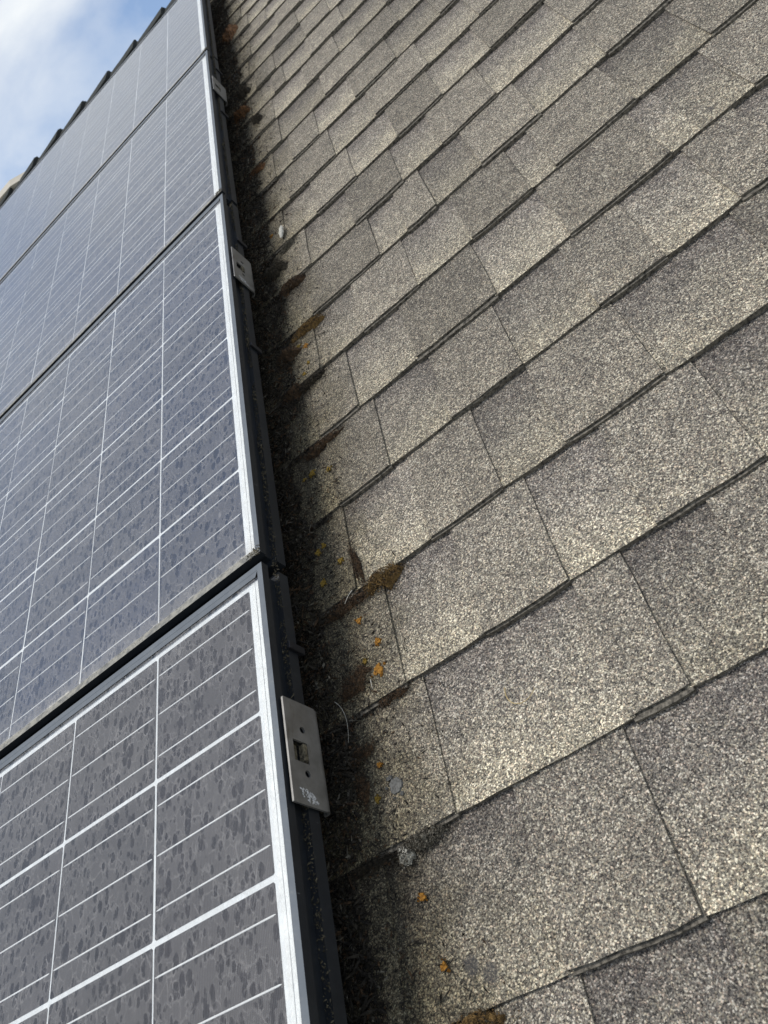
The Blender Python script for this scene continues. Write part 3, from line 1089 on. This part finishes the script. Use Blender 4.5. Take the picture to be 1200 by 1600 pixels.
A_ = 0.0
moss('moss_clump', 'ochre mound of moss lodged against a shingle butt, largest on the roof', 'moss', .116, -.028, .050, .026, .013, .05, MAT['moss_ochre'], 1, 420)
moss('moss_clump', 'dark brown moss trail running from the ochre mound to the panels', 'moss', .062, -.030, .075, .022, .008, -.05, MAT['moss_brown'], 2, 380)
moss('moss_streak', 'narrow brown moss streak filling the seam above the ochre mound', 'moss', .088, .012, .010, .062, .004, .10, MAT['moss_brown'], 3, 160)
moss('moss_clump', 'ochre elongated moss ridge with a pale crust, beside orange lichen', 'moss', .090, .540, .066, .024, .012, .02, MAT['moss_ochre'], 4, 380)
moss('moss_clump', 'dark brown moss lump under a shingle edge below the steel plate', 'moss', .078, .700, .055, .030, .013, 0, MAT['moss_brown'], 5, 380)
moss('moss_clump', 'black moss band with orange flecks along a shingle butt', 'moss', .075, .405, .055, .020, .009, .03, MAT['moss_black'], 6, 320)
moss('moss_clump', 'fuzzy rust brown moss mound close to the panel side', 'moss', .040, .408, .045, .034, .012, .2, MAT['moss_brown'], 7, 380)
moss('moss_clump', 'thin red brown moss strip under a shingle butt', 'moss', .075, .256, .075, .016, .007, .02, MAT['moss_brown'], 8, 300)
moss('moss_clump', 'flat brown moss patch left of the biggest orange lichen', 'moss', .055, -.135, .045, .030, .006, .4, MAT['moss_brown'], 9, 320)
moss('moss_clump', 'dark red brown moss wedged in a butt joint', 'moss', .095, -.172, .040, .010, .006, 0, MAT['moss_brown'], 10, 200)
moss('moss_clump', 'tangled grey brown clump of dead stems on a shingle butt', 'moss', .092, -.319, .050, .014, .009, 0, MAT['moss_grey'], 11, 420)
moss('moss_clump', 'pale dry nodule at the end of the dead stems', 'moss', .072, -.327, .014, .016, .009, 0, MAT['dust_line'], 12, 60)
moss('moss_clump', 'cracked ochre moss cushion cut by the bottom edge', 'moss', .102, -.470, .050, .018, .012, 0, MAT['moss_ochre'], 13, 260)
moss('moss_clump', 'orange brown moss tuft among litter below the farthest steel plate', 'moss', .040, 1.655, .050, .075, .020, 0, MAT['moss_rust'], 14, 460)
moss('moss_clump', 'dark moss tuft beside the farthest steel plate', 'moss', .060, 1.80, .035, .060, .020, 0, MAT['moss_black'], 15, 380)
moss('moss_clump', 'yellow orange moss in a crack beside the third panel', 'moss', .050, 1.275, .050, .030, .008, 0, MAT['moss_rust'], 16, 300)
moss('moss_clump', 'rubbly dark moss heap beside the middle steel plate', 'moss', .055, .785, .050, .060, .016, 0, MAT['moss_black'], 17, 420)
moss('moss_clump', 'curved dark debris below the pale cocoon', 'moss', .088, .838, .040, .018, .011, .4, MAT['moss_grey'], 18, 300)
moss('moss_clump', 'dark brown fuzzy moss heap left of the ochre ridge', 'moss', .045, .505, .050, .040, .014, 0, MAT['moss_brown'], 19, 380)
moss('moss_clump', 'small dark brown moss smear left of the grey lichen disc', 'moss', .045, -.213, .035, .016, .005, .3, MAT['moss_brown'], 20, 200)
moss('moss_clump', 'brown moss drop beside the grey lichen disc', 'moss', .040, -.247, .014, .034, .007, 0, MAT['moss_brown'], 21, 180)
moss('moss_clump', 'brown orange moss near the top of the visible shingles', 'moss', .045, 2.43, .070, .16, .018, 0, MAT['moss_rust'], 22, 420)
moss('moss_clump', 'dark moss line at the foot of the array, low in the picture', 'moss', .030, -.319, .060, .012, .006, 0, MAT['moss_black'], 23, 220)
moss('moss_clump', 'dark moss knot beside the third panel', 'moss', .082, 1.545, .030, .050, .014, 0, MAT['moss_black'], 24, 260)


def lichen(label, u, v, d, mat, seed, group='orange lichen spots near the panels', lobe=1.0):
    r = random.Random(seed)
    V, F = [], []
    n = 26

    def crust(cx, cy, dd):
        n0 = len(V)
        ph = [r.uniform(0, 6.28) for _ in range(4)]
        prof = [dd / 2 * (.80 + lobe * (.13 * math.sin(3 * t + ph[0]) + .10 * math.sin(5 * t + ph[1]) + .09 * math.sin(8 * t + ph[2]) + r.uniform(-.07, .07))) for t in [q * 2 * math.pi / n for q in range(n)]]
        V.append((cx, cy, .0003))
        for ring, (f, h) in enumerate(((.40, .0003), (.72, .0007), (.92, .0008), (1.0, -.0010))):
            for q in range(n):
                t = q * 2 * math.pi / n
                V.append((cx + prof[q] * f * math.cos(t), cy + prof[q] * f * math.sin(t) * 1.08, h + (r.uniform(-.0003, .0004) if ring < 3 else 0)))
        for q in range(n):
            F.append((n0, n0 + 1 + q, n0 + 1 + (q + 1) % n))
            for ring in range(3):
                b_ = n0 + 1 + ring * n; e_ = b_ + n
                F.append((b_ + q, e_ + q, e_ + (q + 1) % n, b_ + (q + 1) % n))
    crust(0, 0, d)
    for q in range(r.randrange(2, 6)):
        t = r.uniform(0, 6.28); k_ = r.uniform(.50, .68) * d
        crust(k_ * math.cos(t), k_ * math.sin(t), d * r.uniform(.12, .30))
    o = mobj('lichen_spot', pydata('lichen_spot', V, F), mat)
    place(o, u, v, surf_w(u, v) + .0002)
    tag(o, label, 'lichen', group)


LO, LV = MAT['lichen'], MAT['lichen_olive']
for q, (u, v, d, m_, lab) in enumerate((
        (.087, -.135, .0150, LO, 'biggest bright orange lichen spot, right of the flat brown moss patch'),
        (.093, -.101, .0095, LO, 'orange lichen spot just above the biggest one'),
        (.072, -.115, .0070, LV, 'small olive lichen spot left of the biggest orange one'),
        (.073, -.059, .0085, LO, 'orange lichen spot under the ochre moss mound'),
        (.063, -.233, .0070, LO, 'small orange lichen spot above left of the grey lichen disc'),
        (.054, -.265, .0070, LV, 'olive lichen fleck below left of the grey lichen disc'),
        (.080, -.365, .0078, LO, 'upper of the two lone orange lichen spots at the bottom'),
        (.088, -.423, .0085, LO, 'lower of the two lone orange lichen spots at the bottom'),
        (.035, .022, .0100, LV, 'dull olive lichen spot in the shade left of the moss streak'),
        (.066, .037, .0085, LV, 'yellowish lichen spot just left of the moss streak'),
        (.044, .080, .0085, LV, 'upper of two olive lichen spots under a shingle butt'),
        (.033, .075, .0100, LV, 'lower left of two olive lichen spots under a shingle butt'),
        (.047, .216, .0110, LV, 'yellow lichen rosette below the thin red brown moss strip'),
        (.076, .199, .0090, LV, 'yellow lichen spot right of the yellow rosette'),
        (.033, .215, .0060, LV, 'tiny yellow lichen fleck left of the yellow rosette'),
        (.082, .499, .0110, LO, 'bright orange lichen spot right below the ochre moss ridge'),
        (.067, .514, .0095, LV, 'brown orange lichen spot left of the bright one under the moss ridge'),
        (.081, .448, .0075, LV, 'faint yellow lichen fleck, upper of two above the black moss band'),
        (.070, .428, .0075, LV, 'faint yellow lichen fleck, lower of two above the black moss band'),
        (.056, .930, .0100, LO, 'orange lichen spot left of the pale cocoon'))):
    lichen(lab, u, v, d, m_, 300 + q)
lichen('round grey lichen disc on a shaded shingle', .078, -.262, .0190, MAT['lichen_grey'], 400, None, .3)
lichen('pale grey lichen blotch on the shingles beside the third panel', .037, 2.02, .030, MAT['lichen_grey'], 401, None)


def tube(pts, rad, name, mat, label, cat, u, v, w):
    V, F = [], []
    n = 6
    pts = [Vector(p) for p in pts]
    for i, p in enumerate(pts):
        d = (pts[min(i + 1, len(pts) - 1)] - pts[max(i - 1, 0)]).normalized()
        s = d.cross(Vector((0, 0, 1))).normalized(); up = s.cross(d)
        rr_ = rad * (1 - .5 * i / len(pts))
        for q in range(n):
            a = q * 2 * math.pi / n
            V.append(tuple(p + s * rr_ * math.cos(a) + up * rr_ * math.sin(a)))
    for i in range(len(pts) - 1):
        for q in range(n):
            F.append((i * n + q, i * n + (q + 1) % n, (i + 1) * n + (q + 1) % n, (i + 1) * n + q))
    F += [tuple(range(n))[::-1], tuple(range((len(pts) - 1) * n, len(pts) * n))]
    o = mobj(name, pydata(name, V, F), mat)
    place(o, u, v, w)
    tag(o, label, cat)


def curve(ctrl, n=14):
    out = []
    for i in range(n + 1):
        t_ = i / n
        a = [tuple(c) for c in ctrl]
        while len(a) > 1:
            a = [tuple(x + (y - x) * t_ for x, y in zip(p, q)) for p, q in zip(a, a[1:])]
        out.append(a[0])
    return out


tube(curve([(0, 0, .003), (-.006, -.018, .004), (.012, -.030, .002), (.028, -.016, .004)]), .00065, 'dry_stem', MAT['straw'],
     'curved straw coloured stem lying on a mid grey shingle', 'stem', .218, -.232, surf_w(.22, -.24))
tube(curve([(0, 0, .012), (.014, -.016, .016), (.014, -.030, .012), (.004, -.048, .006)]), .00028, 'dry_stem', MAT['pale_stem'],
     'hair thin pale stem arching beside the nearest steel plate', 'stem', .033, -.150, surf_w(.04, -.15))
tube(curve([(0, 0, .001), (.001, -.005, .003), (.000, -.011, .001)]), .0005, 'dry_stem', MAT['pale_stem'],
     'short white splinter below the biggest orange lichen', 'stem', .076, -.142, surf_w(.07, -.15))
tube(curve([(0, 0, .010), (-.004, -.006, .014), (-.012, -.013, .012)]), .0005, 'dry_stem', MAT['pale_stem'],
     'pale curled stem on the dark moss trail', 'stem', .078, -.022, surf_w(.07, -.03))

# pale segmented cocoon
V, F = [], []
n, m_ = 12, 25
for i in range(m_ + 1):
    t_ = i / m_
    rad = .0056 * math.sin(math.pi * min(.97, max(.03, t_))) ** .45 * (1 + .10 * math.sin(t_ * 6 * math.pi))
    for q in range(n):
        a = q * 2 * math.pi / n
        V.append((rad * math.cos(a), (t_ - .5) * .044, .005 + rad * .8 * math.sin(a)))
for i in range(m_):
    for q in range(n):
        F.append((i * n + q, i * n + (q + 1) % n, (i + 1) * n + (q + 1) % n, (i + 1) * n + q))
F += [tuple(range(n))[::-1], tuple(range(m_ * n, (m_ + 1) * n))]
o = mobj('cocoon', pydata('cocoon', V, F, smooth=True), MAT['white_crust'])
place(o, .086, .893, surf_w(.08, .89), -.12)
tag(o, 'pale segmented cocoon lying on a shingle beside the second panel', 'cocoon')
